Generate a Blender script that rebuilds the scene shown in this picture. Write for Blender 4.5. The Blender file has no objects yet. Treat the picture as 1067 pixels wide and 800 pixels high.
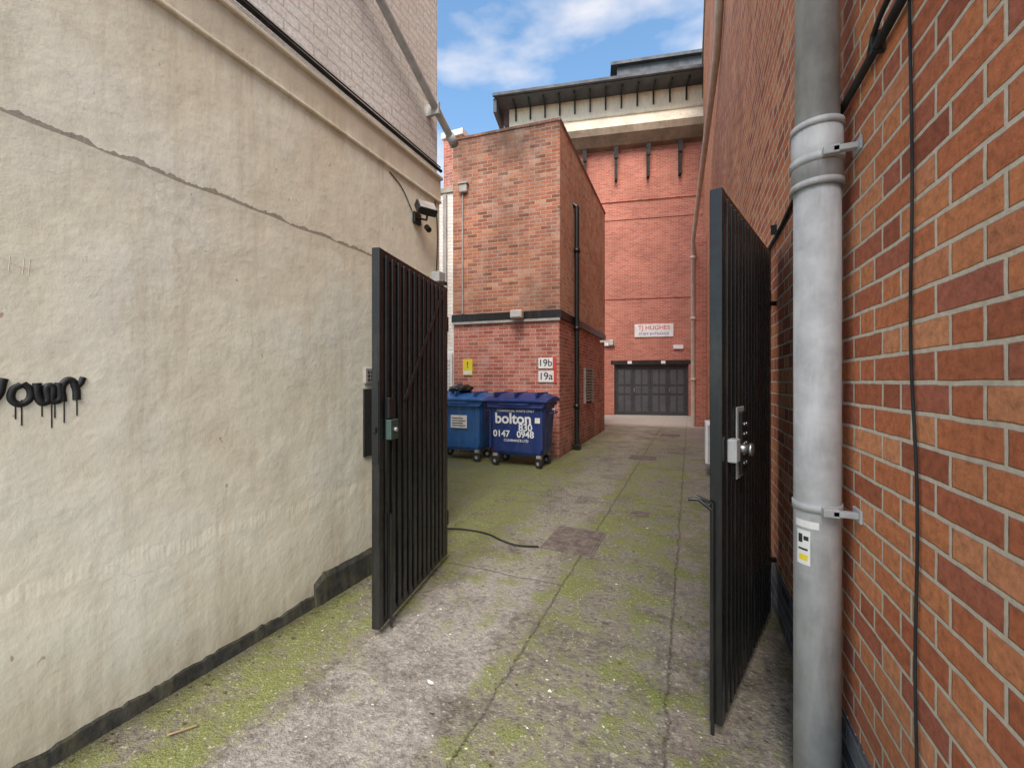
import bpy, bmesh, math, random
from mathutils import Vector, Matrix
from mathutils import noise as mn
random.seed(4)
sc=bpy.context.scene
TH=math.radians(23.33); CT,ST=math.cos(TH),math.sin(TH)
def W(r,d,z=0): return Vector((r*CT-d*ST, r*ST+d*CT, z))

# ---------------------------------------------------------------- node helpers
class NT:
    def __init__(s,name):
        s.m=bpy.data.materials.new(name); s.m.use_nodes=True
        s.t=s.m.node_tree; s.b=s.t.nodes['Principled BSDF']
    def n(s,typ,**k):
        x=s.t.nodes.new(typ)
        for a,v in k.items():
            if hasattr(x,a): setattr(x,a,v)
        return x
    def l(s,a,b): s.t.links.new(a,b)
    def noise(s,vec,scale,detail=4,rough=.6):
        x=s.n('ShaderNodeTexNoise'); x.inputs['Scale'].default_value=scale
        x.inputs['Detail'].default_value=detail; x.inputs['Roughness'].default_value=rough
        if vec is not None: s.l(vec,x.inputs['Vector'])
        return x.outputs['Fac']
    def ramp(s,fac,stops,interp='LINEAR'):
        x=s.n('ShaderNodeValToRGB'); x.color_ramp.interpolation=interp
        cr=x.color_ramp
        while len(cr.elements)<len(stops): cr.elements.new(.5)
        for e,(p,c) in zip(cr.elements,stops):
            e.position=p
            if not isinstance(c,(tuple,list)): c=(c,c,c)
            e.color=(c[0],c[1],c[2],1)
        s.l(fac,x.inputs['Fac']); return x.outputs['Color']
    def mix(s,f,a,b,mode='MIX'):
        x=s.n('ShaderNodeMix'); x.data_type='RGBA'; x.blend_type=mode
        for i,v in ((0,f),(6,a),(7,b)):
            if hasattr(v,'is_output'): s.l(v,x.inputs[i])
            else: x.inputs[i].default_value = v if i==0 else (v[0],v[1],v[2],1)
        return x.outputs[2]
    def math(s,op,a,b=0,c=0,clamp=False):
        x=s.n('ShaderNodeMath'); x.operation=op; x.use_clamp=clamp
        for i,v in enumerate((a,b,c)):
            if hasattr(v,'is_output'): s.l(v,x.inputs[i])
            else: x.inputs[i].default_value=v
        return x.outputs[0]
    def bump(s,h,strength,dist,prev=None):
        x=s.n('ShaderNodeBump'); x.inputs['Strength'].default_value=strength; x.inputs['Distance'].default_value=dist
        s.l(h,x.inputs['Height'])
        if prev: s.l(prev,x.inputs['Normal'])
        s.l(x.outputs['Normal'],s.b.inputs['Normal']); return x.outputs['Normal']
    def geo(s): return s.n('ShaderNodeNewGeometry').outputs['Position']
    def mapping(s,vec,scale=(1,1,1),loc=(0,0,0)):
        x=s.n('ShaderNodeMapping'); x.inputs['Scale'].default_value=scale; x.inputs['Location'].default_value=loc
        s.l(vec,x.inputs['Vector']); return x.outputs[0]

def simple(name,col,rough=.6,metal=0,var=.25,scale=6,bump=.0,bscale=60,dirt=None,coat=0):
    m=NT(name); p=m.geo()
    f=m.noise(p,scale,3,.65)
    lo=tuple(c*(1-var) for c in col); hi=tuple(min(1,c*(1+var)) for c in col)
    c=m.ramp(f,[(.3,lo),(.7,hi)])
    if dirt:
        g=m.noise(m.mapping(p,(9,9,1.6)),1.3,4,.7)
        c=m.mix(m.ramp(g,[(.48,0),(.72,.75)]),c,dirt)
    m.l(c,m.b.inputs['Base Color'])
    r=m.ramp(f,[(.3,min(1,rough+.1)),(.7,max(0,rough-.1))])
    m.l(r,m.b.inputs['Roughness']); m.b.inputs['Metallic'].default_value=metal
    if bump: m.bump(m.noise(p,bscale,2),bump,.004)
    return m.m

def brick(name,cols,mortar,stain=(.05,.04,.035),stain_amt=.25,bump=.7,wob=.006,msize=.010,bloom=0,near=True,vary=.12,flemish=False,top=None,topamt=.72,foot=None):
    m=NT(name); uv=m.n('ShaderNodeUVMap').outputs[0]
    nz=m.n('ShaderNodeTexNoise'); nz.inputs['Scale'].default_value=14; nz.inputs['Detail'].default_value=2
    m.l(uv,nz.inputs['Vector'])
    v=m.n('ShaderNodeVectorMath',operation='MULTIPLY_ADD')
    m.l(nz.outputs['Color'],v.inputs[0]); v.inputs[1].default_value=(wob,wob,0); m.l(uv,v.inputs[2])
    if flemish:
        sp=m.n('ShaderNodeSeparateXYZ'); m.l(v.outputs[0],sp.inputs[0]); U,V=sp.outputs[0],sp.outputs[1]
        row=m.math('FLOOR',m.math('DIVIDE',V,.075))
        uu=m.math('MULTIPLY_ADD',row,.16875,U)
        cell=m.math('FLOOR',m.math('DIVIDE',uu,.3375))
        fr_=m.math('SUBTRACT',uu,m.math('MULTIPLY',cell,.3375))
        isH=m.math('GREATER_THAN',fr_,.225)
        loc=m.math('SUBTRACT',fr_,m.math('MULTIPLY',isH,.225))
        ln=m.math('MULTIPLY_ADD',isH,-.1125,.225)
        du=m.math('MINIMUM',loc,m.math('SUBTRACT',ln,loc))
        vf_=m.math('SUBTRACT',V,m.math('MULTIPLY',row,.075))
        dv=m.math('MINIMUM',vf_,m.math('SUBTRACT',.075,vf_))
        dd=m.math('MINIMUM',du,dv)
        mr=m.n('ShaderNodeMapRange'); mr.interpolation_type='SMOOTHSTEP'
        m.l(dd,mr.inputs['Value']); mr.inputs['From Min'].default_value=msize*.5-.0015; mr.inputs['From Max'].default_value=msize*.5+.002
        mr.inputs['To Min'].default_value=1; mr.inputs['To Max'].default_value=0
        Fac=mr.outputs[0]
        cx=m.n('ShaderNodeCombineXYZ'); m.l(m.math('MULTIPLY_ADD',cell,2,isH),cx.inputs[0]); m.l(row,cx.inputs[1])
        wn=m.n('ShaderNodeTexWhiteNoise'); wn.noise_dimensions='2D'; m.l(cx.outputs[0],wn.inputs['Vector'])
        Rnd=wn.outputs['Value']
    else:
        bt=m.n('ShaderNodeTexBrick'); bt.offset=.5
        bt.inputs['Scale'].default_value=1; bt.inputs['Brick Width'].default_value=.225; bt.inputs['Row Height'].default_value=.075
        bt.inputs['Mortar Size'].default_value=msize*.5; bt.inputs['Mortar Smooth'].default_value=.3; bt.inputs['Bias'].default_value=0
        bt.inputs['Color1'].default_value=(0,0,0,1); bt.inputs['Color2'].default_value=(1,1,1,1)
        bt.inputs['Mortar'].default_value=(.5,.5,.5,1)
        m.l(v.outputs[0],bt.inputs['Vector']); Fac=bt.outputs['Fac']; Rnd=bt.outputs['Color']
    n=len(cols)
    body=m.ramp(Rnd,[(i/(n-1),c) for i,c in enumerate(cols)])
    f=m.noise(uv,40,4 if near else 2,.75)
    body=m.mix(1,body,m.ramp(f,[(.3,.66),(.5,1.0),(.72,1.3)]),'MULTIPLY')
    mc=m.mix(f,tuple(c*.6 for c in mortar),tuple(min(1,c*1.35) for c in mortar))
    col=m.mix(Fac,body,mc)
    big=m.noise(m.mapping(uv,(1.0,.45,1)),1.1,5,.65)
    col=m.mix(m.math('MULTIPLY',m.ramp(big,[(.42,0),(.72,1)]),stain_amt),col,stain)
    col=m.mix(1,col,m.ramp(m.noise(uv,.6,2,.6),[(.3,1-vary),(.7,1+vary)]),'MULTIPLY')
    if top or foot:
        s2=m.n('ShaderNodeSeparateXYZ'); m.l(uv,s2.inputs[0])
        if top:
            t=m.math('MULTIPLY_ADD',big,1.5,m.math('SUBTRACT',s2.outputs[1],top))
            col=m.mix(m.ramp(t,[(.0,0),(1.0,topamt)]),col,(.085,.06,.045))
        if foot:
            t=m.math('MULTIPLY_ADD',big,1.2,m.math('MULTIPLY',s2.outputs[1],-.8))
            col=m.mix(m.ramp(t,[(.05,0),(.6,.45)]),col,(.12,.085,.06))
    if bloom:
        w=m.noise(m.mapping(uv,(2.2,1.2,1),(7,3,0)),1.7,5,.72)
        col=m.mix(m.math('MULTIPLY',m.ramp(w,[(.48,0),(.70,1)]),bloom),col,(.66,.54,.46))
    m.l(col,m.b.inputs['Base Color']); m.b.inputs['Roughness'].default_value=.88
    m.b.inputs['Specular IOR Level'].default_value=.2
    h=m.math('SUBTRACT',1,Fac)
    if near: h=m.math('MULTIPLY_ADD',f,.45,h)
    m.bump(h,bump,.008)
    return m.m

# ---------------------------------------------------------------- mesh helpers
def empty(name,loc=(0,0,0)):
    e=bpy.data.objects.new(name,None); e.location=(0,0,0); e.empty_display_size=.2
    sc.collection.objects.link(e); return e
def add(name,me,mat,par=None,smooth=False):
    o=bpy.data.objects.new(name,me); sc.collection.objects.link(o)
    if mat: me.materials.append(mat)
    if par is not None: o.parent=par
    if smooth:
        for p in me.polygons: p.use_smooth=True
    return o
def bevel(o,w,seg=2):
    b=o.modifiers.new('bev','BEVEL'); b.width=w; b.segments=seg; b.limit_method='ANGLE'
    return o
FR0=(0,0,0)
def box(name,lo,hi,mat,par=None,fr=FR0,bev=0):
    ox,oy,yaw=fr; c,s=math.cos(yaw),math.sin(yaw)
    bm=bmesh.new(); uvl=bm.loops.layers.uv.new('UVMap')
    x0,y0,z0=lo; x1,y1,z1=hi
    P=[(x0,y0,z0),(x1,y0,z0),(x1,y1,z0),(x0,y1,z0),(x0,y0,z1),(x1,y0,z1),(x1,y1,z1),(x0,y1,z1)]
    vs=[bm.verts.new((ox+p[0]*c-p[1]*s, oy+p[0]*s+p[1]*c, p[2])) for p in P]
    F=[(0,3,2,1),(4,5,6,7),(0,1,5,4),(1,2,6,5),(2,3,7,6),(3,0,4,7)]
    for k,f in enumerate(F):
        fa=bm.faces.new([vs[i] for i in f])
        for lp,i in zip(fa.loops,f):
            p=P[i]
            if k<2: uv=(p[0],p[1])
            elif k in(2,4): uv=(p[0],p[2])
            else: uv=(p[1],p[2])
            lp[uvl].uv=uv
    me=bpy.data.meshes.new(name); bm.to_mesh(me); bm.free()
    o=add(name,me,mat,par)
    if bev: bevel(o,bev)
    return o
def prism(name,poly,z0,z1,mat,par=None,off=0,mat2=None,idx2=()):
    n=len(poly)
    if off:
        out=[]
        for i in range(n):
            a=Vector(poly[i-1]);b=Vector(poly[i]);c=Vector(poly[(i+1)%n])
            d1=(b-a).normalized(); d2=(c-b).normalized()
            n1=Vector((d1.y,-d1.x)); n2=Vector((d2.y,-d2.x)); nn=(n1+n2); nn/=max(.3,nn.dot(n1))
            out.append(b+nn*off)
        poly=[tuple(p) for p in out]
    bm=bmesh.new(); uvl=bm.loops.layers.uv.new('UVMap')
    b=[bm.verts.new((p[0],p[1],z0)) for p in poly]; t=[bm.verts.new((p[0],p[1],z1)) for p in poly]
    u=0
    for i in range(n):
        j=(i+1)%n; L=(Vector(poly[j])-Vector(poly[i])).length
        f=bm.faces.new([b[i],b[j],t[j],t[i]])
        if i in idx2: f.material_index=1
        for lp,uv in zip(f.loops,[(u,z0),(u+L,z0),(u+L,z1),(u,z1)]): lp[uvl].uv=uv
        u+=L
    f=bm.faces.new(t)
    for lp in f.loops: lp[uvl].uv=(lp.vert.co.x,lp.vert.co.y)
    f=bm.faces.new(b[::-1])
    me=bpy.data.meshes.new(name); bm.to_mesh(me); bm.free()
    o=add(name,me,mat,par)
    if mat2: me.materials.append(mat2)
    return o
def tube(name,pts,r,mat,par=None,smooth=False,cyc=False,res=4):
    cu=bpy.data.curves.new(name,'CURVE'); cu.dimensions='3D'; cu.bevel_depth=r; cu.bevel_resolution=res; cu.use_fill_caps=True
    if smooth:
        sp=cu.splines.new('BEZIER'); sp.bezier_points.add(len(pts)-1)
        for b,p in zip(sp.bezier_points,pts):
            b.co=p; b.handle_left_type=b.handle_right_type='AUTO'
    else:
        sp=cu.splines.new('POLY'); sp.points.add(len(pts)-1)
        for b,p in zip(sp.points,pts): b.co=(*p,1)
    sp.use_cyclic_u=cyc
    o=bpy.data.objects.new(name,cu); sc.collection.objects.link(o); cu.materials.append(mat)
    if par is not None: o.parent=par
    return o
def cyl(name,a,b,r,mat,par=None,r2=None,seg=28):
    a=Vector(a);b=Vector(b);d=b-a
    bm=bmesh.new(); bmesh.ops.create_cone(bm,cap_ends=True,segments=seg,radius1=r,radius2=r if r2 is None else r2,depth=d.length)
    q=d.to_track_quat('Z','Y').to_matrix().to_4x4()
    bm.transform(Matrix.Translation((a+b)/2)@q)
    me=bpy.data.meshes.new(name); bm.to_mesh(me); bm.free()
    o=add(name,me,mat,par)
    for p in me.polygons: p.use_smooth=len(p.vertices)==4
    return o
def text(name,s,loc,yaw,size,mat,par=None,align='CENTER',pitch=90,bold=0):
    cu=bpy.data.curves.new(name,'FONT'); cu.body=s; cu.size=size; cu.extrude=.0008; cu.align_x=align; cu.align_y='CENTER'; cu.offset=bold
    o=bpy.data.objects.new(name,cu); sc.collection.objects.link(o); cu.materials.append(mat)
    o.location=loc; o.rotation_euler=(math.radians(pitch),0,yaw)
    if par is not None: o.parent=par
    return o
def fp(fr,x,y,z):
    c,s=math.cos(fr[2]),math.sin(fr[2]); return (fr[0]+x*c-y*s, fr[1]+x*s+y*c, z)

# ---------------------------------------------------------------- materials
M_right=brick('orange_brick',[(.34,.10,.055),(.54,.165,.072),(.60,.20,.085),(.64,.235,.10),(.70,.29,.14),(.50,.15,.07),(.44,.14,.085)],(.70,.58,.44),stain_amt=.18,msize=.0115,wob=.007,bump=.85,flemish=True,foot=True,vary=.14)
M_plinth=brick('blue_engineering_brick',[(.05,.055,.065),(.09,.095,.11),(.15,.15,.16)],(.24,.23,.22),stain_amt=.3,msize=.014)
M_cent=brick('weathered_brown_brick',[(.20,.08,.05),(.40,.14,.08),(.50,.19,.10),(.34,.12,.08),(.58,.28,.17)],(.46,.38,.31),stain=(.10,.07,.05),stain_amt=.6,msize=.014,bloom=.22,near=False,top=6.55)
M_sidelit=brick('lit_weathered_side_brick',[(.48,.19,.11),(.64,.27,.15),(.72,.34,.20),(.58,.24,.14),(.76,.42,.27)],(.68,.58,.48),stain=(.22,.13,.09),stain_amt=.3,msize=.014,bloom=.75,near=False,top=7.1,topamt=.6)  # paler than the front: side face's daylight painted in, plus efflorescence bloom
M_centlow=brick('red_brick_low',[(.34,.10,.07),(.52,.15,.10),(.60,.21,.14)],(.58,.48,.41),stain_amt=.25,msize=.013,bloom=.35,near=False,foot=True)
M_far=brick('red_brick_far',[(.42,.125,.085),(.52,.165,.11),(.58,.20,.14)],(.54,.39,.31),stain_amt=.15,msize=.013,near=False,vary=.14)
M_whitebrick=brick('white_painted_brick',[(.84,.79,.73),(.86,.82,.77),(.88,.85,.81)],(.72,.67,.61),stain=(.55,.46,.38),stain_amt=.5,msize=.014,bump=.8)

def cream():
    m=NT('cream_painted_render'); p=m.geo()
    sx=m.n('ShaderNodeSeparateXYZ'); m.l(p,sx.inputs[0]); Z=sx.outputs['Z']; Y=sx.outputs['Y']
    n1=m.noise(p,1.3,5,.6); n2=m.noise(p,7,4,.6); n3=m.noise(p,55,3,.7)
    c=m.ramp(n1,[(.3,(.78,.68,.50)),(.5,(.86,.775,.61)),(.72,(.88,.83,.71))])
    c=m.mix(1,c,m.ramp(n2,[(.3,.90),(.55,1.0),(.75,1.03)]),'MULTIPLY')
    st=m.noise(m.mapping(p,(1,6,.45)),1.5,5,.72)
    c=m.mix(m.ramp(st,[(.52,0),(.78,.55)]),c,(.60,.48,.33))
    g=m.math('MULTIPLY_ADD',n2,.7,m.math('MULTIPLY',Z,-1.3))
    g=m.math('MULTIPLY_ADD',st,1.0,g)
    c=m.mix(m.ramp(m.math('ADD',g,.06),[(.2,0),(.55,.30),(.9,.75)]),c,(.42,.35,.25))
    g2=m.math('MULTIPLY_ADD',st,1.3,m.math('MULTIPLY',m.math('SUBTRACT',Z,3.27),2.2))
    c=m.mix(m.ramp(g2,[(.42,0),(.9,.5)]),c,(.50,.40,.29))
    sm=m.noise(m.mapping(p,(1,1,1),(3,1,8)),3.1,5,.75)
    c=m.mix(m.ramp(sm,[(.58,0),(.76,.45)]),c,(.55,.47,.35))
    fl=m.noise(m.mapping(p,(1,1,.6)),13,3,.75)
    c=m.mix(m.ramp(fl,[(.69,0),(.72,.85)]),c,(.50,.33,.23))
    w=m.math('MULTIPLY_ADD',m.noise(m.mapping(p,(0,3,0)),1.5,4,.7),.07,-.035)
    d=m.math('ABSOLUTE',m.math('SUBTRACT',m.math('SUBTRACT',Z,2.49),w))
    thick=m.math('MULTIPLY_ADD',m.noise(m.mapping(p,(0,9,0)),1,3,.8),.045,-.013)
    ck=m.math('LESS_THAN',d,thick)
    c=m.mix(m.math('MULTIPLY',ck,.8),c,m.mix(n3,(.12,.09,.07),(.42,.34,.27)))
    under=m.ramp(m.math('SUBTRACT',2.49,Z),[(0,0),(.002,.4),(.12,0)])
    c=m.mix(m.math('MULTIPLY',under,n1),c,(.4,.32,.24))
    d2=m.math('SUBTRACT',m.math('SUBTRACT',Z,.70),m.math('MULTIPLY',w,3.0))
    step=m.ramp(m.math('ADD',d2,.5),[(.47,0),(.53,1)])
    v=m.n('ShaderNodeTexVoronoi'); v.feature='DISTANCE_TO_EDGE'; v.inputs['Scale'].default_value=1.1
    vv=m.n('ShaderNodeVectorMath',operation='MULTIPLY_ADD'); nn=m.n('ShaderNodeTexNoise'); nn.inputs['Scale'].default_value=4; nn.inputs['Detail'].default_value=4
    m.l(p,nn.inputs['Vector']); m.l(nn.outputs['Color'],vv.inputs[0]); vv.inputs[1].default_value=(.35,.35,.35); m.l(p,vv.inputs[2]); m.l(vv.outputs[0],v.inputs['Vector'])
    hl=m.ramp(v.outputs['Distance'],[(0,.3),(.005,0)])
    hl=m.math('MULTIPLY',hl,m.ramp(n1,[(.54,0),(.62,1)]))
    c=m.mix(hl,c,(.40,.33,.25))
    m.l(c,m.b.inputs['Base Color']); m.b.inputs['Roughness'].default_value=.65
    m.b.inputs['Specular IOR Level'].default_value=.3
    h=m.math('MULTIPLY_ADD',n3,.12,m.math('MULTIPLY_ADD',n2,.34,m.math('MULTIPLY',n1,1.8)))
    h=m.math('SUBTRACT',h,m.math('MULTIPLY',ck,.35)); h=m.math('SUBTRACT',h,m.math('MULTIPLY',step,.30))
    m.bump(h,.55,.02)
    return m.m
M_cream=cream()

def ground_mat():
    m=NT('mossy_concrete'); p=m.geo()
    sx=m.n('ShaderNodeSeparateXYZ'); m.l(p,sx.inputs[0]); X=sx.outputs['X']; Y=sx.outputs['Y']
    nb=m.noise(p,.9,5,.65); nm=m.noise(p,4.5,5,.72); nf=m.noise(p,28,4,.78); nff=m.noise(p,120,2,.8)
    base=m.ramp(nb,[(.3,(.20,.175,.135)),(.5,(.28,.25,.20)),(.7,(.38,.34,.28))])
    base=m.mix(1,base,m.ramp(nm,[(.3,.62),(.7,1.3)]),'MULTIPLY')
    base=m.mix(1,base,m.ramp(nf,[(.32,.45),(.5,1),(.68,1.45)]),'MULTIPLY')
    slab=m.math('MULTIPLY',m.math('GREATER_THAN',X,m.math('MULTIPLY_ADD',nm,.22,-1.80)),m.math('LESS_THAN',X,m.math('MULTIPLY_ADD',nm,.3,-1.15)))
    slab=m.math('MULTIPLY',slab,m.math('LESS_THAN',Y,m.math('MULTIPLY_ADD',nm,.5,2.75)))
    sl2=m.mix(m.ramp(nf,[(.35,0),(.65,1)]),(.23,.205,.18),(.47,.43,.39))
    sl2=m.mix(1,sl2,m.ramp(nm,[(.3,.66),(.65,1.1)]),'MULTIPLY')
    base=m.mix(m.math('MULTIPLY',slab,.75),base,sl2)
    pr=m.math('MULTIPLY',m.math('GREATER_THAN',X,-.1),m.ramp(nb,[(.40,0),(.52,.7)]))
    base=m.mix(pr,base,m.mix(m.ramp(nf,[(.35,0),(.65,1)]),(.17,.135,.11),(.42,.345,.29)))
    ds=m.noise(m.mapping(p,(1,1,1),(4,9,0)),1.9,5,.75)
    base=m.mix(m.ramp(ds,[(.50,0),(.64,.6)]),base,(.085,.072,.055))
    xs=m.math('DIVIDE',m.math('ADD',X,2.5),3.2,clamp=True)
    ms=m.ramp(xs,[(0,.88),(.14,.88),(.23,.60),(.30,.12),(.45,.12),(.50,.60),(.54,.66),(.62,.50),(.70,.60),(.76,.46),(.86,.22),(.92,.36),(1,.75)])
    yd=m.ramp(m.math('DIVIDE',Y,20),[(0,0),(.13,.0),(.18,.20),(.34,.16),(.5,.0)])
    ms=m.math('ADD',ms,yd)
    ms=m.math('ADD',ms,m.math('MULTIPLY_ADD',nm,3.6,-1.8))
    ms=m.math('ADD',ms,m.math('MULTIPLY_ADD',nf,2.4,-1.2))
    ms=m.math('ADD',ms,m.math('MULTIPLY_ADD',nb,2.6,-1.3))
    fade=m.ramp(m.math('DIVIDE',Y,20),[(.34,1),(.64,.35)])
    mask=m.math('MULTIPLY',m.ramp(ms,[(.38,0),(.66,.50),(1.15,.86)]),fade)
    mask=m.math('MULTIPLY',mask,m.math('GREATER_THAN',Y,.0))
    mc=m.ramp(nff,[(.3,(.075,.088,.018)),(.5,(.165,.190,.040)),(.7,(.31,.335,.10))])
    mc=m.mix(m.ramp(nm,[(.38,.6),(.62,0)]),mc,(.17,.15,.07))
    col=m.mix(mask,base,mc)
    wv=m.math('MULTIPLY_ADD',nm,.09,-.045)
    def line(coord,at,wd,k=1):
        d=m.math('ABSOLUTE',m.math('ADD',m.math('SUBTRACT',coord,at),m.math('MULTIPLY',wv,k)))
        return m.ramp(d,[(0,1),(wd,0)])
    j=m.math('MAXIMUM',line(X,-.86,.012,.8),line(X,-.10,.012))
    j=m.math('MAXIMUM',j,line(Y,5.3,.018)); j=m.math('MAXIMUM',j,line(Y,9.2,.02)); j=m.math('MAXIMUM',j,m.math('MULTIPLY',line(Y,2.93,.010,1.6),m.math('LESS_THAN',X,-.86)))
    j=m.math('MULTIPLY',j,m.ramp(nf,[(.4,.1),(.6,1)]))
    col=m.mix(m.math('MULTIPLY',j,.6),col,(.08,.07,.05))
    v=m.n('ShaderNodeTexVoronoi'); v.inputs['Scale'].default_value=40; m.l(p,v.inputs['Vector'])
    sp=m.math('MULTIPLY',m.math('LESS_THAN',v.outputs['Distance'],.24),m.ramp(nf,[(.46,0),(.53,1)]))
    col=m.mix(m.math('MULTIPLY',sp,.5),col,(.58,.53,.45))
    v2=m.n('ShaderNodeTexVoronoi'); v2.inputs['Scale'].default_value=5.5; m.l(p,v2.inputs['Vector'])
    col=m.mix(m.math('MULTIPLY',m.math('LESS_THAN',v2.outputs['Distance'],.07),.4),col,(.50,.48,.43))
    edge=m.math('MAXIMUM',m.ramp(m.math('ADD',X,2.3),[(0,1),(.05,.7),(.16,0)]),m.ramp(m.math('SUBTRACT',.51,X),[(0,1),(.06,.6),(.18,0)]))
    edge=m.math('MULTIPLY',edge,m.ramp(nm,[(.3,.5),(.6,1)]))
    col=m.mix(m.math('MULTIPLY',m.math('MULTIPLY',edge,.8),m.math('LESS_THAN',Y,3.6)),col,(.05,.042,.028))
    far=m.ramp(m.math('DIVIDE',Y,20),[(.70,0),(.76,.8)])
    col=m.mix(far,col,m.mix(nm,(.52,.46,.38),(.72,.65,.55)))  # pale concrete by the far doors, sunlight on it put into the colour
    m.l(col,m.b.inputs['Base Color'])
    m.l(m.ramp(nm,[(.3,.5),(.7,.9)]),m.b.inputs['Roughness'])
    m.b.inputs['Specular IOR Level'].default_value=.3
    h=m.math('MULTIPLY_ADD',nff,.35,m.math('MULTIPLY_ADD',nf,1.0,m.math('MULTIPLY',nm,1.8)))
    h=m.math('SUBTRACT',h,m.math('MULTIPLY',j,1.2))
    m.bump(h,.9,.018)
    return m.m
M_ground=ground_mat()

M_black=simple('black_gloss_paint',(.010,.010,.010),.36,0,.4,20,.12,90,dirt=(.038,.034,.030))
M_blackm=simple('black_matt',(.018,.017,.016),.8,0,.4,8,.3,60)
M_tar=simple('dirty_tar',(.034,.030,.024),.85,0,.6,14,.8,40,dirt=(.10,.09,.05))
M_galv=simple('galvanised_grey',(.42,.41,.40),.65,0,.2,9,.2,120,dirt=(.58,.56,.54))
M_steel=simple('brushed_steel',(.55,.55,.54),.3,.9,.1,30)
M_greypipe=simple('dull_grey_pipe',(.35,.32,.29),.6,0,.2,8)
M_blue=simple('dark_blue_plastic',(.014,.035,.16),.45,0,.3,5,dirt=(.05,.07,.15))
M_blue2=simple('mid_blue_plastic',(.02,.11,.33),.45,0,.25,5,dirt=(.09,.16,.28))
M_rubber=simple('rubber',(.02,.02,.02),.8)
M_white=simple('white_paint',(.80,.77,.73),.5,0,.06,10,dirt=(.62,.57,.51))
M_stone=simple('pale_stone',(.62,.53,.41),.85,0,.2,1.5,.3,20,dirt=(.38,.30,.22))
M_soffit=simple('brown_soffit_stone',(.24,.175,.12),.9,0,.3,1.5,dirt=(.16,.12,.085))  # cornice underside, a darker brown than its face
M_creamfar=simple('cream_cladding',(.84,.74,.58),.7,0,.06,1,dirt=(.62,.53,.40))
M_roof=simple('slate_roof',(.06,.062,.07),.6,0,.3,2)
M_red=simple('sign_red',(.62,.05,.04),.5,0,.06)
M_yellow=simple('sign_yellow',(.80,.62,.03),.5,0,.06)
M_txt=simple('ink_black',(.02,.02,.022),.6)
M_txtw=simple('ink_white',(.8,.8,.8),.6,0,.05)
M_door=simple('dark_grey_door',(.05,.05,.052),.45,0,.25,3)
M_rust=simple('cast_iron_cover',(.14,.11,.09),.7,0,.45,14,.5,50)
M_green=simple('green_lock_paint',(.045,.08,.065),.45)
M_sandpipe=simple('sandstone_paint_pipe',(.56,.44,.35),.6,0,.15,5)
M_concrete=simple('coping_concrete',(.36,.31,.25),.9,0,.3,4,.4,30)
M_spray=simple('black_spray_paint',(.012,.012,.012),.6)
M_glass=simple('lamp_glass',(.5,.5,.5),.15,0,.1)

# ---------------------------------------------------------------- ground
bm=bmesh.new()
for p in ((-150,-150),(150,-150),(150,250),(-150,250)): bm.verts.new((p[0],p[1],0))
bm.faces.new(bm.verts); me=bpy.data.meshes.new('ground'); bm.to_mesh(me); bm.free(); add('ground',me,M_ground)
Y0=.12
# ---------------------------------------------------------------- left rendered building
LX=-2.30
B=empty('rendered_building')
box('rendered_wall',(-6.3,Y0,.0),(LX,3.5,3.27),M_cream,B)
def ragged(name,x,y0,y1,hfun,th,mat,par):
    bm=bmesh.new(); n=int((y1-y0)/.02); prev=None
    for i in range(n+1):
        y=y0+(y1-y0)*i/n; h=hfun(y); t=th*(.6+.6*abs(mn.noise(Vector((y*7,3,0)))))
        cur=[bm.verts.new((x-.01,y,-.01)),bm.verts.new((x+t+.012,y,-.01)),bm.verts.new((x+t,y,h*.75)),bm.verts.new((x-.01,y,h))]
        if prev:
            for k in range(1,3): bm.faces.new([prev[k],cur[k],cur[k+1],prev[k+1]])
        else: bm.faces.new(cur)
        prev=cur
    bm.faces.new(prev[::-1])
    bmesh.ops.recalc_face_normals(bm,faces=bm.faces)
    me=bpy.data.meshes.new(name); bm.to_mesh(me); bm.free(); return add(name,me,mat,par)
ragged('tar_foot',LX,Y0,2.0,lambda y:.085+.028*mn.noise(Vector((y*6,0,0)))+.014*mn.noise(Vector((y*31,0,0))),.012,M_tar,B)
ragged('tar_foot_high',LX,2.0,3.49,lambda y:.16+.05*min(1,(y-2.0)/.08)+.018*mn.noise(Vector((y*5,1,0)))+.010*mn.noise(Vector((y*31,0,0))),.03,M_tar,B)
box('ledge_low',(-6.3,Y0,3.27),(LX+.022,3.515,3.295),M_cream,B,bev=.008)
box('ledge_band',(-6.3,Y0,3.295),(LX+.012,3.505,3.50),M_cream,B)
box('ledge_top',(-6.3,Y0,3.50),(LX+.035,3.52,3.535),M_cream,B,bev=.01)
box('upper_painted_brick',(-6.3,Y0,3.535),(LX-.02,3.49,7.2),M_whitebrick,B)
box('upper_coping',(-6.35,Y0-.05,7.2),(LX+.04,3.55,7.3),M_concrete,B)
tube('black_cable',[(LX+.03,Y0,3.60),(LX+.02,.6,3.585),(LX+.02,1.2,3.60),(LX+.025,2.2,3.585),(LX+.02,3.5,3.59)],.016,M_blackm,B,smooth=True)
tube('thin_cable',[(LX+.02,Y0,3.64),(LX+.01,1.5,3.635),(LX+.012,3.5,3.63)],.006,M_blackm,B,smooth=True)
P=empty('slanted_drain_pipe')
tube('pipe',[(LX+.08,1.2,5.15),(LX+.08,2.52,4.49),(LX+.08,3.64,3.93)],.036,M_galv,P)
cyl('end_collar',(LX+.08,3.56,3.97),(LX+.08,3.66,3.92),.046,M_galv,P)
box('clip',(LX-.02,3.30,4.03),(LX+.12,3.33,4.14),M_galv,P)
box('clip_2',(LX-.02,2.30,4.53),(LX+.12,2.33,4.65),M_galv,P)
K=empty('door_entry_panel')
box('black_recess_panel',(LX-.01,2.45,.92),(LX+.015,2.62,1.44),M_blackm,K)
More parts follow.
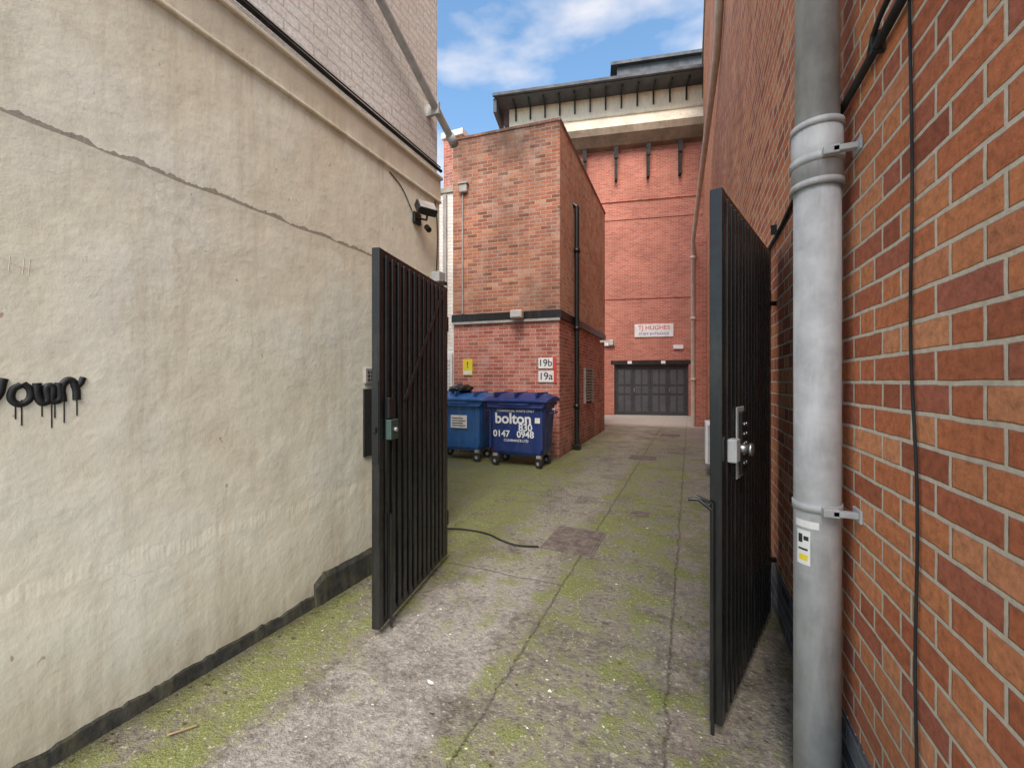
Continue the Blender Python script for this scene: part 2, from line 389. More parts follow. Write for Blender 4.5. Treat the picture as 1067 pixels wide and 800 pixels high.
box('keypad_plate',(LX-.01,2.46,1.48),(LX+.02,2.58,1.60),M_greypipe,K,bev=.004)
for i in range(3):
    for j in range(3):
        cyl('button',(LX+.02,2.487+.033*i,1.51+.03*j),(LX+.026,2.487+.033*i,1.51+.03*j),.009,M_blackm,K,seg=12)
Fl=empty('floodlight')
box('wall_plate',(LX,3.06,2.93),(LX+.03,3.16,3.03),M_black,Fl,bev=.004)
tube('arm',[(LX+.03,3.11,2.98),(LX+.12,3.11,2.95),(LX+.15,3.08,2.99)],.010,M_black,Fl)
h=box('lamp_head',(-.09,-.035,-.06),(.09,.035,.06),M_black,Fl,bev=.01)
h.location=(LX+.15,3.06,3.03); h.rotation_euler=(math.radians(-35),0,math.radians(60))
g=box('lamp_lens',(-.075,-.039,-.048),(.075,-.034,.048),M_greypipe,Fl); g.location=h.location; g.rotation_euler=h.rotation_euler
cyl('sensor',(LX+.10,3.14,2.90),(LX+.14,3.12,2.86),.025,M_blackm,Fl)
C=empty('junction_box')
box('housing',(LX,3.36,2.46),(LX+.09,3.47,2.56),M_galv,C,bev=.006)
tube('cable_drop',[(LX+.02,3.42,2.56),(LX+.015,3.44,3.0),(LX+.015,3.40,3.26)],.006,M_blackm,C,smooth=True)
box('bracket_arm',(LX,3.28,2.40),(LX+.20,3.33,2.43),M_black,C)
tube('thin_wire',[(LX+.005,2.75,3.24),(LX+.006,2.9,3.18),(LX+.006,3.05,3.03)],.004,M_blackm,C,smooth=True)
G=empty('graffiti')
GX=LX-.004
def gr(pts,r=.0115):
    o=tube('stroke',[(GX,.635+p[0]*.22,1.395+p[1]*.115) for p in pts],r,M_spray,G,smooth=True,res=3); return o
gr([(-.22,1.0),(-.10,.25),(-.03,.35),(.06,1.0)],.0135)
gr([(.26,.80),(.16,.62),(.19,.2),(.30,.2),(.36,.62),(.27,.84)],.0125)
gr([(.44,.85),(.46,.35),(.53,.18),(.60,.75),(.66,.22),(.72,.85)],.014)
gr([(.76,.2),(.78,.85),(.86,.95),(.93,.7),(.95,.25)],.014)
gr([(.93,.7),(.99,.8),(1.04,1.05)],.012)
for x,l in((-.12,.7),(-.02,1.0),(.19,.6),(.26,.9),(.5,.55),(.62,1.1),(.66,.65),(.78,.9),(.95,.6)):
    tube('drip',[(LX,.635+x*.22,1.43),(LX,.635+x*.22,1.41-l*.085)],.0022,M_spray,G,res=2)
G2=empty('faded_graffiti')
fadem=simple('faded_spray',(.74,.55,.43),.8)
for i,(a,b) in enumerate(((.0,.0),(.035,.0),(.05,.0))):
    tube('stroke',[(LX-.0005,.66+a,1.90),(LX-.0005,.66+a+.004,1.96)],.0012,fadem,G2,res=2)
tube('stroke',[(LX-.0005,.64,1.95),(LX-.0005,.68,1.93),(LX-.0005,.72,1.92)],.0012,fadem,G2,res=2)

# ---------------------------------------------------------------- gates
def gate(name,near,far,z0,z1,ribs):
    a=Vector(near);b=Vector(far);L=(b-a).length;yaw=math.atan2(b.y-a.y,b.x-a.x); fr=(a.x,a.y,yaw)
    E=empty(name)
    box('near_stile',(0,0,z0),(.05,.05,z1),M_black,E,fr,.003)
    box('hinge_stile',(L-.05,0,z0),(L,.05,z1),M_black,E,fr,.003)
    box('top_rail',(.05,.002,z1-.05),(L-.05,.048,z1),M_black,E,fr,.003)
    box('bottom_rail',(.05,.002,z0),(L-.05,.048,z0+.05),M_black,E,fr,.003)
    for zz in (.78,1.5):
        box('mid_rail',(.05,.014,zz),(L-.05,.046,zz+.04),M_black,E,fr,.003)
    box('sheet',(.05,.026,z0+.05),(L-.05,.030,z1-.05),M_black,E,fr)
    n=ribs; sp=(L-.1)/n
    for i in range(n):
        x=.05+sp*(i+.5)
        box('rib',(x-sp*.26,-.006,z0+.02),(x+sp*.26,.0135,z1-.03),M_black,E,fr,.004)
    for zz in (.35,z1-.3):
        cyl('hinge',fp(fr,L+.025,.02,zz-.06),fp(fr,L+.025,.02,zz+.06),.018,M_black,E)
    return E,fr,L
E,fr,L=gate('steel_gate',(-1.66,1.90),(-1.87,2.97),.05,2.28,13)
box('lock_box',(.055,-.045,1.15),(.15,-.007,1.27),M_green,E,fr,.005)
box('lock_case',(.06,-.03,1.275),(.13,-.007,1.40),M_black,E,fr,.004)
box('lock_bolt',(-.02,.015,1.20),(.0,.035,1.23),M_black,E,fr)
cyl('knob',fp(fr,.10,-.045,1.21),fp(fr,.10,-.06,1.21),.012,M_galv,E)
box('side_plate',(-.006,.004,1.02),(0,.046,1.5),M_black,E,fr)
d=box('diagonal_brace',(-.52,-.012,-.015),(.52,-.006,.015),M_black,E); d.rotation_euler=(0,math.radians(-52),fr[2]); d.location=fp(fr,.62,0,1.78)
for zz in (.35,2.0):
    tube('hinge_arm',[fp(fr,L+.02,.02,zz),(LX,3.25,zz)],.018,M_black,E)
tube('drop_bolt',[fp(fr,.10,-.02,.02),fp(fr,.10,-.02,.7)],.009,M_black,E)

E,fr,L=gate('steel_gate.001',(.125,1.95),(.475,3.07),.04,2.32,15)
box('lock_plate',(.20,-.014,1.05),(.34,-.007,1.38),M_galv,E,fr,.003)
cyl('lock_knob',fp(fr,.16,-.014,1.20),fp(fr,.16,-.07,1.20),.020,M_steel,E)
cyl('lock_knob_neck',fp(fr,.16,-.07,1.20),fp(fr,.16,-.085,1.20),.028,M_steel,E)
box('lock_box_dark',(.225,-.03,1.07),(.32,-.015,1.36),M_black,E,fr,.003)
for j in range(5):
    for i in range(2):
        cyl('key_button',fp(fr,.25+.045*i,-.030,1.12+.045*j),fp(fr,.25+.045*i,-.036,1.12+.045*j),.008,M_steel,E,seg=12)
box('lock_box',(.05,-.045,1.15),(.115,-.007,1.25),M_galv,E,fr,.005)
tube('drop_bolt',[fp(fr,-.012,.035,.0),fp(fr,-.012,.035,.98),fp(fr,-.02,.10,1.0)],.008,M_black,E)
tube('bolt_handle',[fp(fr,-.012,.035,.95),fp(fr,-.02,.09,.99),fp(fr,-.03,.13,.985)],.008,M_black,E)
for zz in (.35,2.0):
    tube('hinge_arm',[fp(fr,L+.02,.02,zz),(.52,3.12,zz)],.016,M_black,E)

# ---------------------------------------------------------------- right brick building
RX=.51
R=empty('brick_building')
box('brick_wall',(RX,Y0,.32),(5.5,19.6,15),M_right,R)
box('engineering_brick_plinth',(RX-.004,Y0-.02,0),(5.5,19.59,.32),M_plinth,R)
box('coping',(RX-.05,Y0-.1,15),(5.6,19.7,15.2),M_concrete,R)
box('projecting_pier',(.12,14.9,.0),(RX-.006,19.3,6.3),M_far,R)
box('door_frame',(RX-.03,9.6,.05),(RX,9.68,2.2),M_white,R); box('door_frame_2',(RX-.03,10.6,.05),(RX,10.68,2.2),M_white,R)
box('door_head',(RX-.03,9.68,2.12),(RX,10.6,2.2),M_white,R); box('side_door',(RX-.015,9.68,.05),(RX,10.6,2.12),M_door,R)
box('blocked_window',(RX-.02,6.2,2.2),(RX,6.5,2.75),M_whitebrick,R)
for y0 in (5.4,8.0,12.2):
    box('vent_grille',(RX-.015,y0,3.3),(RX,y0+.22,3.45),M_blackm,R)
Lt=empty('bulkhead_light'); cyl('base',(RX,7.8,3.05),(RX-.05,7.8,3.05),.11,M_blackm,Lt); cyl('lens',(RX-.05,7.8,3.05),(RX-.10,7.8,3.05),.09,M_glass,Lt,r2=.05)
Mc=empty('meter_cabinet'); box('cabinet',(.22,7.05,.22),(RX-.005,7.5,.86),M_white,Mc,bev=.01); box('cabinet_door',(.25,7.035,.26),(RX-.03,7.05,.82),M_galv,Mc,bev=.004)
tube('conduit',[(.38,7.2,.86),(.38,7.2,2.1),(.48,7.2,2.2)],.022,M_white,Mc); tube('conduit_foot',[(.38,7.2,.22),(.38,7.2,.0)],.02,M_greypipe,Mc)
D=empty('drain_downpipe'); px,py=.415,1.78
cyl('lower_pipe',(px,py,0),(px,py,2.20),.070,M_galv,D,seg=40)
cyl('upper_pipe',(px,py,2.30),(px,py,9),.066,M_galv,D,seg=40)
cyl('socket',(px,py,2.18),(px,py,2.40),.076,M_galv,D,seg=40)
for z in (2.185,2.39): cyl('socket_ring',(px,py,z-.01),(px,py,z+.012),.080,M_galv,D,seg=40)
for z in (2.27,1.06,4.2):
    cyl('bracket_strap',(px,py,z-.014),(px,py,z+.014),.080 if z==2.27 else .074,M_galv,D,seg=40)
    box('bracket_arm',(px+.02,py-.105,z-.010),(RX,py-.080,z+.010),M_galv,D,bev=.003)
    box('bracket_tab',(px-.005,py-.105,z-.014),(px+.04,py-.065,z+.014),M_galv,D,bev=.003)
    box('wall_foot',(RX-.008,py-.12,z-.022),(RX,py-.05,z+.022),M_galv,D,bev=.003)
def wrap(name,a0,a1,z0,z1,mat,r=.0712):
    bm=bmesh.new(); n=10; vs=[]
    for i in range(n+1):
        a=math.radians(a0+(a1-a0)*i/n); vs.append((bm.verts.new((px+r*math.cos(a),py+r*math.sin(a),z0)),bm.verts.new((px+r*math.cos(a),py+r*math.sin(a),z1))))
    for i in range(n): bm.faces.new([vs[i][0],vs[i+1][0],vs[i+1][1],vs[i][1]])
    me=bpy.data.meshes.new(name); bm.to_mesh(me); bm.free(); return add(name,me,mat,D)
wrap('sticker_white',205,242,.86,.98,M_white); wrap('sticker_yellow',212,236,.875,.895,M_yellow,.0716); wrap('sticker_print',210,222,.935,.965,M_txt,.0716)
wrap('sticker_print_2',225,238,.945,.96,M_txt,.0716); wrap('sticker_print_3',210,236,.91,.917,M_txt,.0716)
wrap('sticker_tape',200,262,.99,1.015,M_white)
Cb=empty('wall_cable')
tube('thick_cable',[(RX-.015,Y0,2.52),(RX-.015,.9,2.49),(RX-.02,1.5,2.455),(RX-.015,2.2,2.46),(RX-.015,3.1,2.40),(RX-.015,4.2,2.42),(RX-.015,6,2.5)],.012,M_blackm,Cb,smooth=True)
tube('second_cable',[(RX-.01,.4,2.55),(RX-.012,1.1,2.52),(RX-.03,1.45,2.50),(RX-.012,1.6,2.46)],.007,M_blackm,Cb,smooth=True)
tube('vertical_cable',[(RX-.006,1.36,9),(RX-.006,1.352,3),(RX-.006,1.34,2.4),(RX-.007,1.325,2),(RX-.006,1.335,1.6),(RX-.007,1.30,1.2),(RX-.007,1.31,.8),(RX-.007,1.30,.5),(RX-.009,1.29,.02)],.0035,M_blackm,Cb,smooth=True)
for y0 in (.95,1.5,2.2,3.1):
    box('cable_clip',(RX-.032,y0-.008,2.44),(RX,y0+.008,2.50),M_blackm,Cb)
tube('upper_conduit',[(RX-.02,2.75,5.4),(RX-.02,2.75,7.8)],.018,M_blackm,Cb)
S=empty('soil_pipe')
tube('pipe_run',[(.09,14.8,0),(.09,14.8,6.1),(.20,13.2,6.6),(.43,8.14,7.25),(.43,6.9,7.6),(.43,6.9,14.9)],.065,M_sandpipe,S)
for z in (1.5,3.5,5.5): cyl('collar',(.09,14.8,z),(.09,14.8,z+.1),.08,M_sandpipe,S)
# ---------------------------------------------------------------- centre brick building
Cn=empty('brick_outbuilding')
A=(-4.62,7.58); Cc=(-2.35,7.80); Bc=(-2.40,12.7); Dd=(-4.9,12.9)
poly=[A,Cc,Bc,Dd]
prism('lower_walls',poly,0,2.74,M_centlow,Cn)
prism('upper_walls',poly,2.90,6.60,M_cent,Cn,off=.012,mat2=M_sidelit,idx2=(1,))
prism('steel_band',poly,2.74,2.90,M_black,Cn,off=.035)
prism('coping',poly,6.60,6.65,M_cent,Cn,off=.03)
yc=math.atan2(.22,2.27); cf=(A[0],A[1],yc)
LC=math.hypot(2.27,.22)
box('grey_flashing',(-.0,-.055,2.69),(LC+.02,-.0,2.738),M_greypipe,Cn,cf)
V=empty('louvre_vent'); vf=(-2.35,7.8,math.radians(90.6))
for i in range(11):
    o=box('slat',(2.15,-.05,1.0+.07*i),(2.95,-.012,1.045+.07*i),M_greypipe,V,vf)
box('frame_l',(2.09,-.055,.95),(2.147,0,1.82),M_greypipe,V,vf); box('frame_r',(2.953,-.055,.95),(3.01,0,1.82),M_greypipe,V,vf)
box('dark_back',(2.147,-.01,.95),(2.953,0,1.82),M_blackm,V,vf)
box('frame_top',(2.147,-.055,1.775),(2.953,-.011,1.82),M_greypipe,V,vf)
Bp=empty('rainwater_pipe')
tube('pipe',[fp(vf,1.05,-.09,.0),fp(vf,1.05,-.09,5.3)],.055,M_black,Bp)
for z in (.9,2.6,4.3): cyl('collar',fp(vf,1.05,-.09,z),fp(vf,1.05,-.09,z+.1),.068,M_black,Bp)
tube('pipe_elbow',[fp(vf,1.05,-.09,5.3),fp(vf,1.05,0.02,5.4)],.055,M_black,Bp)
box('shoe',(.97,-.17,0),(1.13,-.01,.12),M_black,Bp,vf,.01)
o=empty('security_light'); box('bracket',(1.42,-.10,2.86),(1.50,-.036,2.92),M_greypipe,o,cf); box('lamp_body',(1.34,-.26,2.74),(1.58,-.10,2.90),M_stone,o,cf,.02); box('lamp_face',(1.36,-.275,2.76),(1.56,-.262,2.88),M_glass,o,cf)
o=empty('alarm_box'); box('case',(.16,-.10,5.45),(.34,-.012,5.62),M_greypipe,o,cf,.02); tube('conduit',[fp(cf,.22,-.03,5.45),fp(cf,.22,-.03,2.92)],.016,M_greypipe,o)
box('hood',(.14,-.12,5.62),(.36,-.012,5.65),M_greypipe,o,cf)
o=empty('wall_lamp'); box('arm',(4.0,-.30,2.60),(4.06,-.036,2.66),M_white,o,vf); box('head',(3.9,-.42,2.50),(4.16,-.28,2.66),M_white,o,vf,.02)
def sign(name,x0,x1,z0,z1,mat,frm,d=.02,y=-.002):
    e=empty(name); box('board',(x0,y-d,z0),(x1,y,z1),mat,e,frm,.003); return e
s=sign('number_sign',1.86,2.15,1.75,1.96,M_white,cf); box('red_tab',(2.155,-.022,1.73),(2.21,-.002,1.98),M_red,s,cf); text('digits','19b',fp(cf,2.0,-.024,1.855),yc,.19,M_txt,s,bold=.0015)
s=sign('number_sign.001',1.86,2.17,1.48,1.70,M_white,cf); box('red_tab',(2.175,-.022,1.46),(2.22,-.002,1.72),M_red,s,cf); text('digits','19a',fp(cf,2.01,-.024,1.59),yc,.20,M_txt,s,bold=.0015)
s=sign('warning_sign',.22,.44,1.62,1.96,M_yellow,cf); text('bolt','!',fp(cf,.33,-.024,1.84),yc,.17,M_txt,s,bold=.002); box('text_panel',(.24,-.026,1.64),(.42,-.0225,1.72),M_white,s,cf)
Wn=empty('white_painted_building')
box('white_wall',(-4.2,.06,0),(-.006,4.5,5.55),M_whitebrick,Wn,cf)
box('parapet',(-4.25,.02,5.55),(-.006,4.55,5.65),M_concrete,Wn,cf)
box('louvred_door',(-.75,.02,.1),(-.05,.058,2.1),M_white,Wn,cf)
for i in range(22): box('louvre_slat',(-.70,.0,.25+.08*i),(-.1,.018,.29+.08*i),M_white,Wn,cf)
box('pipe_v',(-.26,.0,2.3),(-.18,.058,5.5),M_greypipe,Wn,cf)
ch=empty('chimney'); c0=W(-1.45,11.2); cf2=(c0.x,c0.y,0); box('stack',(-.28,-.3,0),(.28,.3,7.95),M_centlow,ch,cf2); box('cap',(-.33,-.35,7.95),(.33,.35,8.1),M_white,ch,cf2)

# ---------------------------------------------------------------- far building
Fb=empty('department_store_building'); f0=W(5.92,18); yf=math.radians(23.33-11.3); ff=(f0.x,f0.y,yf)
DX0,DX1,DH=-1.42,1.69,2.24
box('wall_left',(-9,0,0),(DX0,8,12.1),M_far,Fb,ff)
box('wall_right',(DX1,0,0),(5,8,12.1),M_far,Fb,ff)
box('wall_above',(DX0+.0,0,DH),(DX1,8,12.1),M_far,Fb,ff)
box('door_back',(DX0,.5,0),(DX1,.6,DH),M_blackm,Fb,ff)
box('lintel',(DX0-.15,-.02,DH),(DX1+.15,-.001,DH+.16),M_blackm,Fb,ff)
dw=(DX1-DX0-.2)/4
box('frame_l',(DX0,.16,0),(DX0+.08,.3,DH),M_door,Fb,ff); box('frame_r',(DX1-.08,.16,0),(DX1,.3,DH),M_door,Fb,ff); box('frame_t',(DX0+.08,.16,DH-.08),(DX1-.08,.3,DH),M_door,Fb,ff)
M_panel=simple('door_panel_grey',(.085,.085,.09),.4,0,.2,3)
for i in range(4):
    x=DX0+.085+i*(dw+.01)
    box('door_leaf',(x,.2,.02),(x+dw,.26,DH-.085),M_door,Fb,ff)
    for z0,z1 in((.15,.85),(.95,1.25),(1.35,2.0)):
        box('panel',(x+.1,.185,z0),(x+dw/2-.03,.2,z1),M_panel,Fb,ff,.008)
        box('panel',(x+dw/2+.03,.185,z0),(x+dw-.1,.2,z1),M_panel,Fb,ff,.008)
for i in (1,3):
    x=DX0+.085+i*(dw+.01)-.03
    box('handle',(x+.06,.15,1.0),(x+.09,.185,1.2),M_steel,Fb,ff)
for z in (5.1,8.6): box('string_course',(-9,-.03,z),(5,-.001,z+.1),M_far,Fb,ff)
box('string_course_recess',(-9,-.05,9.4),(5,-.001,9.5),M_far,Fb,ff)
def cornice(name,prof,x0,x1,mat):
    bm=bmesh.new(); A_=[bm.verts.new(fp(ff,x0,y,z)) for y,z in prof]; B_=[bm.verts.new(fp(ff,x1,y,z)) for y,z in prof]; n=len(prof)
    for i in range(n): bm.faces.new([A_[i],B_[i],B_[(i+1)%n],A_[(i+1)%n]])
    bm.faces.new(A_[::-1]); bm.faces.new(B_); bmesh.ops.recalc_face_normals(bm,faces=bm.faces)
    me=bpy.data.meshes.new(name); bm.to_mesh(me); bm.free(); return add(name,me,mat,Fb)
cornice('cornice',[(0.2,12.1),(-.50,12.12),(-.62,12.40),(-.15,13.05),(1.5,13.1),(1.5,12.1)],-6.3,5,M_stone)
cornice('cornice_soffit',[(-.30,11.75),(-.64,12.08),(-.66,12.38),(-.625,12.38),(-.51,12.11),(-.005,12.098),(-.005,11.70)],-6.3,5,M_soffit)
box('attic_wall',(-6.2,.15,12.9),(5,7.5,14.3),M_creamfar,Fb,ff)
for i in range(16):
    x=-5.9+i*.68
    box('attic_post',(x,.06,13.62),(x+.06,.149,14.2),M_blackm,Fb,ff)
    b=box('eave_bracket',(x,-.55,14.12),(x+.06,.05,14.2),M_blackm,Fb,ff)
box('attic_rail',(-6.2,.10,13.30),(5,.149,13.36),M_stone,Fb,ff)
cornice('roof_eave',[(-.75,14.22),(-.78,14.38),(1.0,14.7),(7,15.3),(7,14.2)],-6.7,5,M_roof)
box('gutter',(-6.75,-.90,14.24),(5,-.785,14.36),M_roof,Fb,ff)
box('end_frame',(-6.75,-.75,13.6),(-6.6,.8,14.2),M_roof,Fb,ff)
box('plant_room',(-1.2,1.8,14.9),(5,5,16.7),M_roof,Fb,ff); box('plant_room_edge',(-1.5,1.6,16.7),(5,5.2,16.85),M_roof,Fb,ff)
for x in (-1.35,0,1.3,-2.7,-4.0):
    box('fin',(x-.05,-.29,10.3),(x+.05,-.001,11.69),M_blackm,Fb,ff)
    box('fin_cap',(x-.09,-.34,11.2),(x+.09,-.291,11.69),M_blackm,Fb,ff)
s=sign('staff_entrance_sign',-.55,1.05,3.42,3.98,M_white,ff,.04)
text('sign_title','TJ HUGHES',fp(ff,.25,-.046,3.81),yf,.265,M_red,s,bold=.0015); text('sign_line','STAFF ENTRANCE',fp(ff,.25,-.046,3.55),yf,.155,simple('sign_blue',(.08,.10,.35)),s,bold=.0)
o=empty('emergency_light'); box('body',(1.05,-.09,2.88),(1.45,-.001,3.05),M_white,o,ff,.01)
o=empty('wall_light'); box('body',(-1.85,-.15,3.05),(-1.4,-.001,3.25),M_white,o,ff,.02)
for i,x in enumerate((-.85,.55)):
    s=sign('door_notice' if i==0 else 'door_notice.001',x,x+.18,2.255,2.38,M_white,ff,.01,-.0205)
Y=empty('yard_wall'); box('wall',(-9,3.6,0),(-8.7,7.4,3),M_centlow,Y); box('coping',(-9.05,3.6,3),(-8.65,7.4,3.08),M_concrete,Y)

# ---------------------------------------------------------------- bins
def bin_(name,x,y,yaw,mat,lidmat,kind):
    E=empty(name); f=(x,y,yaw); w,d=1.14,.70
    bm=bmesh.new()
    def ring(z,ix,iy,yo=0):
        pts=[]; r=.07
        for cx,cy,a0 in ((w-ix-r,iy+r,-90),(w-ix-r,d-iy-r,0),(ix+r,d-iy-r,90),(ix+r,iy+r,180)):
            for k in range(4):
                a=math.radians(a0+30*k); pts.append(bm.verts.new(fp(f,cx+r*math.cos(a),cy+r*math.sin(a)+yo,z)))
        return pts
    R_=[ring(.20,.12,.12),ring(.26,.085,.085),ring(.75,.055,.05),ring(1.06,.035,.03),ring(1.07,.0,.0),ring(1.13,.0,.0)]
    for a,b in zip(R_,R_[1:]):
        n=len(a)
        for i in range(n): bm.faces.new([a[i],a[(i+1)%n],b[(i+1)%n],b[i]])
    bm.faces.new(R_[0][::-1]); bm.faces.new(R_[-1])
    me=bpy.data.meshes.new('body'); bm.to_mesh(me); bm.free(); add('body',me,mat,E)
    bm=bmesh.new(); prof=[(-.05,1.135),(-.05,1.18),(.03,1.215),(.22,1.27),(.45,1.295),(.66,1.27),(d+.03,1.20),(d+.03,1.135)]
    nx=9; rows=[]
    for i in range(nx):
        t=i/(nx-1); xx=-.03+(w+.06)*t; k=1-(abs(2*t-1)**6)*.45
        rows.append([bm.verts.new(fp(f,xx,yy,1.135+(zz-1.135)*k)) for yy,zz in prof])
    for a,b in zip(rows,rows[1:]):
        for i in range(len(prof)): 
            j=(i+1)%len(prof); bm.faces.new([a[i],b[i],b[j],a[j]])
    bm.faces.new(rows[0][::-1]); bm.faces.new(rows[-1]); bmesh.ops.recalc_face_normals(bm,faces=bm.faces)
    me=bpy.data.meshes.new('lid'); bm.to_mesh(me); bm.free(); o=add('lid',me,lidmat,E); bevel(o,.01)
    for xx in (.18,.57,.96): box('lid_rib',(xx-.02,.0,1.23),(xx+.02,d-.08,1.305),lidmat,E,f,.01)
    for xx in (.09,w-.09):
        box('rib',(xx-.02,.015,.32),(xx+.02,.07,1.05),mat,E,f,.01)
    box('front_lip',(.05,-.03,1.03),(w-.05,.03,1.07),mat,E,f,.01)
    tube('front_handle',[fp(f,.3,-.02,1.10),fp(f,.3,-.06,1.10),fp(f,w-.3,-.06,1.10),fp(f,w-.3,-.02,1.10)],.014,mat,E)
    for sx in (-1,1):
        cx=0 if sx<0 else w
        cyl('trunnion',fp(f,cx,d/2,1.0),fp(f,cx+sx*.06,d/2,1.0),.025,M_galv,E)
        tube('side_handle',[fp(f,cx,.18,.95),fp(f,cx+sx*.05,.18,.95),fp(f,cx+sx*.05,.52,.95),fp(f,cx,.52,.95)],.012,mat,E)
    for i,(xx,yy) in enumerate(((.16,.12),(w-.16,.12),(.16,d-.12),(w-.16,d-.12))):
        a=random.uniform(-.7,.7); dx,dy=math.cos(a),math.sin(a)
        cyl('wheel',fp(f,xx-dy*.022,yy+dx*.022-.03,.08),fp(f,xx+dy*.022,yy-dx*.022-.03,.08),.08,M_rubber,E)
        cyl('hub',fp(f,xx-dy*.026,yy+dx*.026-.03,.08),fp(f,xx+dy*.026,yy-dx*.026-.03,.08),.03,M_greypipe,E)
        box('fork',(xx-.04,yy-.05,.17),(xx+.04,yy+.03,.215),M_greypipe,E,f)
        for s_ in (-1,1):
            tube('fork_leg',[fp(f,xx+s_*.036,yy-.01,.18),fp(f,xx+s_*.036,yy-.03,.08)],.007,M_greypipe,E)
    yt=yaw
    def T(s,x,z,size,bold=.004): 
        yoff=.085-(z-.26)*.065 - .012
        o=text('lettering',s,fp(f,x,yoff,z),yt,size,M_txtw,E,bold=bold); o.rotation_euler=(math.radians(94),0,yt)
    if kind==1:
        T('COMMERCIAL WASTE ONLY',.57,.98,.055,.001); T('bolton',.52,.84,.26,.007); T('830',.75,.69,.17,.004); T('0147   0948',.52,.57,.16,.004); T('CLEARANCE LTD',.57,.46,.06,.001)
        box('round_label',(.93,.030,.78),(1.02,.036,.87),M_white,E,f)
    else:
        box('label',(.46,.032,.62),(.80,.046,.86),M_white,E,f,.004)
        for k in range(4): box('label_print',(.49,.029,.66+.045*k),(.77-.05*(k%2),.0315,.675+.045*k),M_txt,E,f)
    return E
bin_('wheelie_bin',-3.36,6.58,math.radians(.5),M_blue,M_blue,1)
bin_('wheelie_bin.001',-4.62,6.66,math.radians(3),M_blue2,M_blue2,2)
bm=bmesh.new(); bmesh.ops.create_icosphere(bm,subdivisions=4,radius=1)
for v in bm.verts:
    n=mn.noise(v.co*2.2)*.22+mn.noise(v.co*6)*.08; v.co*=1+n
    v.co.x*=.24; v.co.y*=.2; v.co.z*=.09
    v.co+=Vector((-4.10,7.00,1.35))
me=bpy.data.meshes.new('refuse_bag'); bm.to_mesh(me); bm.free(); add('refuse_bag',me,simple('bin_bag',(.015,.015,.016),.3),smooth=True)

# ---------------------------------------------------------------- ground details
def cover(name,x0,x1,y0,y1,rows):
    E=empty(name); box('frame',(x0,y0,0),(x1,y1,.006),M_rust,E,bev=.002); box('lid',(x0+.025,y0+.025,.006),(x1-.025,y1-.025,.011),M_rust,E,bev=.002)
    for i in range(rows):
        for j in range(rows):
            xx=x0+.06+(x1-x0-.12)*i/(rows-1); yy=y0+.06+(y1-y0-.12)*j/(rows-1)
            box('stud',(xx-.012,yy-.012,.011),(xx+.012,yy+.012,.0135),M_rust,E)
cover('manhole_cover',-1.24,-.76,3.50,4.12,8); cover('manhole_cover.001',-1.1,-.6,8.2,8.65,5); cover('manhole_cover.002',-.75,-.25,12.0,12.5,4)
cover('drain_cover',-.62,-.42,4.75,4.95,4)
o=tube('ground_cable',[(-2.3,3.56,.012),(-2.05,3.62,.012),(-1.81,3.60,.012),(-1.6,3.50,.012),(-1.44,3.46,.012),(-1.25,3.50,.015)],.008,M_blackm,None,smooth=True)
bm=bmesh.new()
def scrap(x,y,s,z=.004):
    n=random.randint(5,7); vs=[]
    for i in range(n):
        a=2*math.pi*i/n+random.uniform(-.3,.3); r=s*random.uniform(.5,1.2)
        vs.append(bm.verts.new((x+r*math.cos(a),y+r*math.sin(a)*.7,z+random.uniform(0,s*.35))))
    bm.faces.new(vs)
for x,y,s in ((-1.18,1.72,.026),(-.62,1.9,.014),(-1.5,2.3,.014),(-.2,2.6,.014),(-.5,3.1,.014),(.35,1.5,.02),(.42,1.3,.02),(-1.0,5.2,.02),(-.4,4.4,.018),(-.35,2.1,.012),(-.15,3.0,.016),(-.75,1.35,.012),(-1.35,1.5,.010)): scrap(x,y,s)
for i in range(150): scrap(random.uniform(-2.2,.45),random.uniform(.9,8),random.uniform(.003,.009))
me=bpy.data.meshes.new('litter'); bm.to_mesh(me); bm.free(); add('litter',me,M_white)
bm=bmesh.new()
for i in range(520):
    side=random.random()
    x=LX+.04+abs(random.gauss(0,.09)) if side<.5 else (RX-.02-abs(random.gauss(0,.07)) if side<.75 else random.uniform(-2.2,.45))
    scrap(x,random.uniform(.6,7) ,random.uniform(.004,.014))
me=bpy.data.meshes.new('fallen_leaves'); bm.to_mesh(me); bm.free(); add('fallen_leaves',me,simple('dead_leaf',(.10,.07,.035),.9,0,.5,30))
tube('stick',[(-2.02,1.02,.012),(-1.99,1.05,.016),(-1.96,1.10,.012)],.004,simple('stick_wood',(.30,.20,.10)))

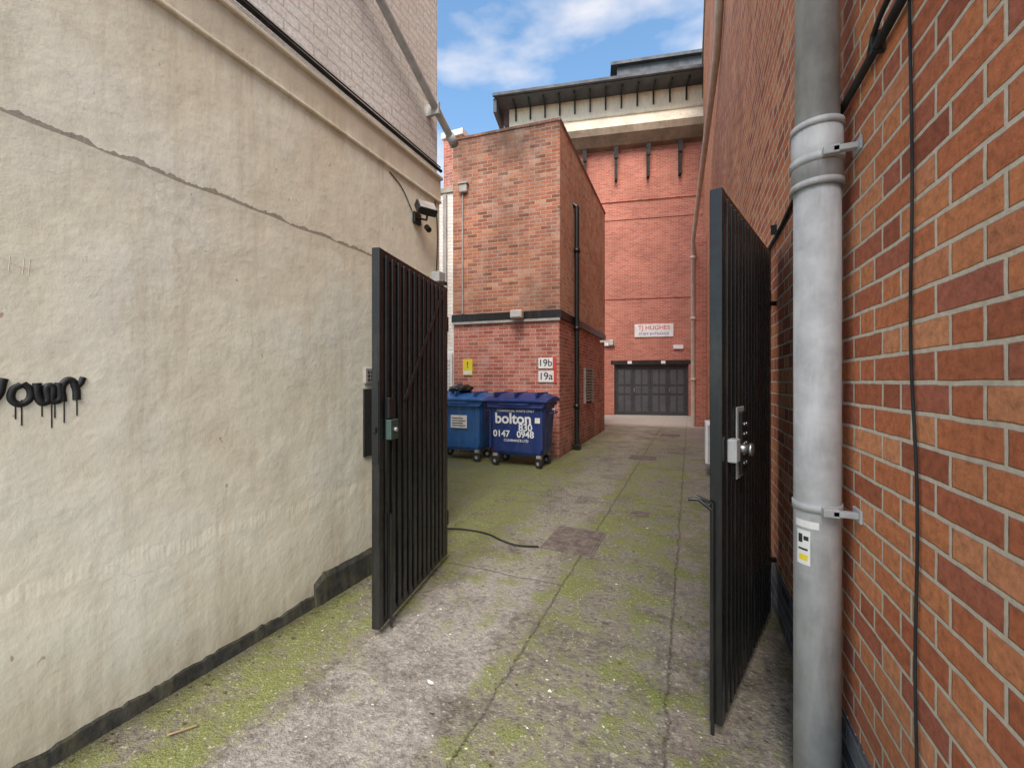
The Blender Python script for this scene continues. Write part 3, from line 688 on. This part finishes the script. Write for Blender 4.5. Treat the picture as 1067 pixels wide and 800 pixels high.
# ---------------------------------------------------------------- world, sun
w=bpy.data.worlds.new('World'); sc.world=w; w.use_nodes=True; nt=w.node_tree; bg=nt.nodes['Background']
sky=nt.nodes.new('ShaderNodeTexSky'); sky.sky_type='NISHITA'; sky.sun_disc=False
EL,AZ=50,168   # sun from behind the camera, slightly to the right
sky.sun_elevation=math.radians(EL); sky.sun_rotation=math.radians(AZ); sky.air_density=1.0; sky.dust_density=.5; sky.ozone_density=1.2
tc=nt.nodes.new('ShaderNodeTexCoord'); mp=nt.nodes.new('ShaderNodeMapping'); mp.inputs['Scale'].default_value=(1.2,1.2,3.2); mp.inputs['Location'].default_value=(.4,.9,.0)
nz=nt.nodes.new('ShaderNodeTexNoise'); nz.inputs['Scale'].default_value=2.0; nz.inputs['Detail'].default_value=8; nz.inputs['Roughness'].default_value=.5
cr=nt.nodes.new('ShaderNodeValToRGB'); cr.color_ramp.elements[0].position=.46; cr.color_ramp.elements[1].position=.66
tint=nt.nodes.new('ShaderNodeMix'); tint.data_type='RGBA'; tint.blend_type='MULTIPLY'; tint.inputs[0].default_value=1; tint.inputs[7].default_value=(.88,1.05,1.05,1)
mx=nt.nodes.new('ShaderNodeMix'); mx.data_type='RGBA'; mx.inputs[7].default_value=(4.4,4.05,3.8,1)
nt.links.new(tc.outputs['Generated'],mp.inputs['Vector']); nt.links.new(mp.outputs[0],nz.inputs['Vector']); nt.links.new(nz.outputs['Fac'],cr.inputs['Fac'])
nt.links.new(sky.outputs[0],tint.inputs[6])
nt.links.new(cr.outputs['Color'],mx.inputs[0]); nt.links.new(tint.outputs[2],mx.inputs[6]); nt.links.new(mx.outputs[2],bg.inputs['Color'])
bg.inputs['Strength'].default_value=.29
sl=bpy.data.lights.new('sun','SUN'); sl.energy=5.0; sl.angle=math.radians(35); sl.color=(1,.92,.82)
so=bpy.data.objects.new('sun',sl); sc.collection.objects.link(so)
el,az=math.radians(EL),math.radians(AZ)
sd=Vector((math.sin(az)*math.cos(el),math.cos(az)*math.cos(el),math.sin(el)))
so.rotation_euler=sd.to_track_quat('Z','Y').to_euler()

# ---------------------------------------------------------------- camera
cd=bpy.data.cameras.new('camera'); co=bpy.data.objects.new('camera',cd); sc.collection.objects.link(co)
cd.sensor_width=36; cd.lens=430/1067*36; cd.shift_y=-3/1067; cd.clip_start=.02; cd.clip_end=600
co.location=(0,0,1.5); co.rotation_euler=(math.radians(90),0,TH); sc.camera=co
sc.view_settings.view_transform='Standard'; sc.view_settings.look='None'; sc.view_settings.exposure=0; sc.view_settings.gamma=1
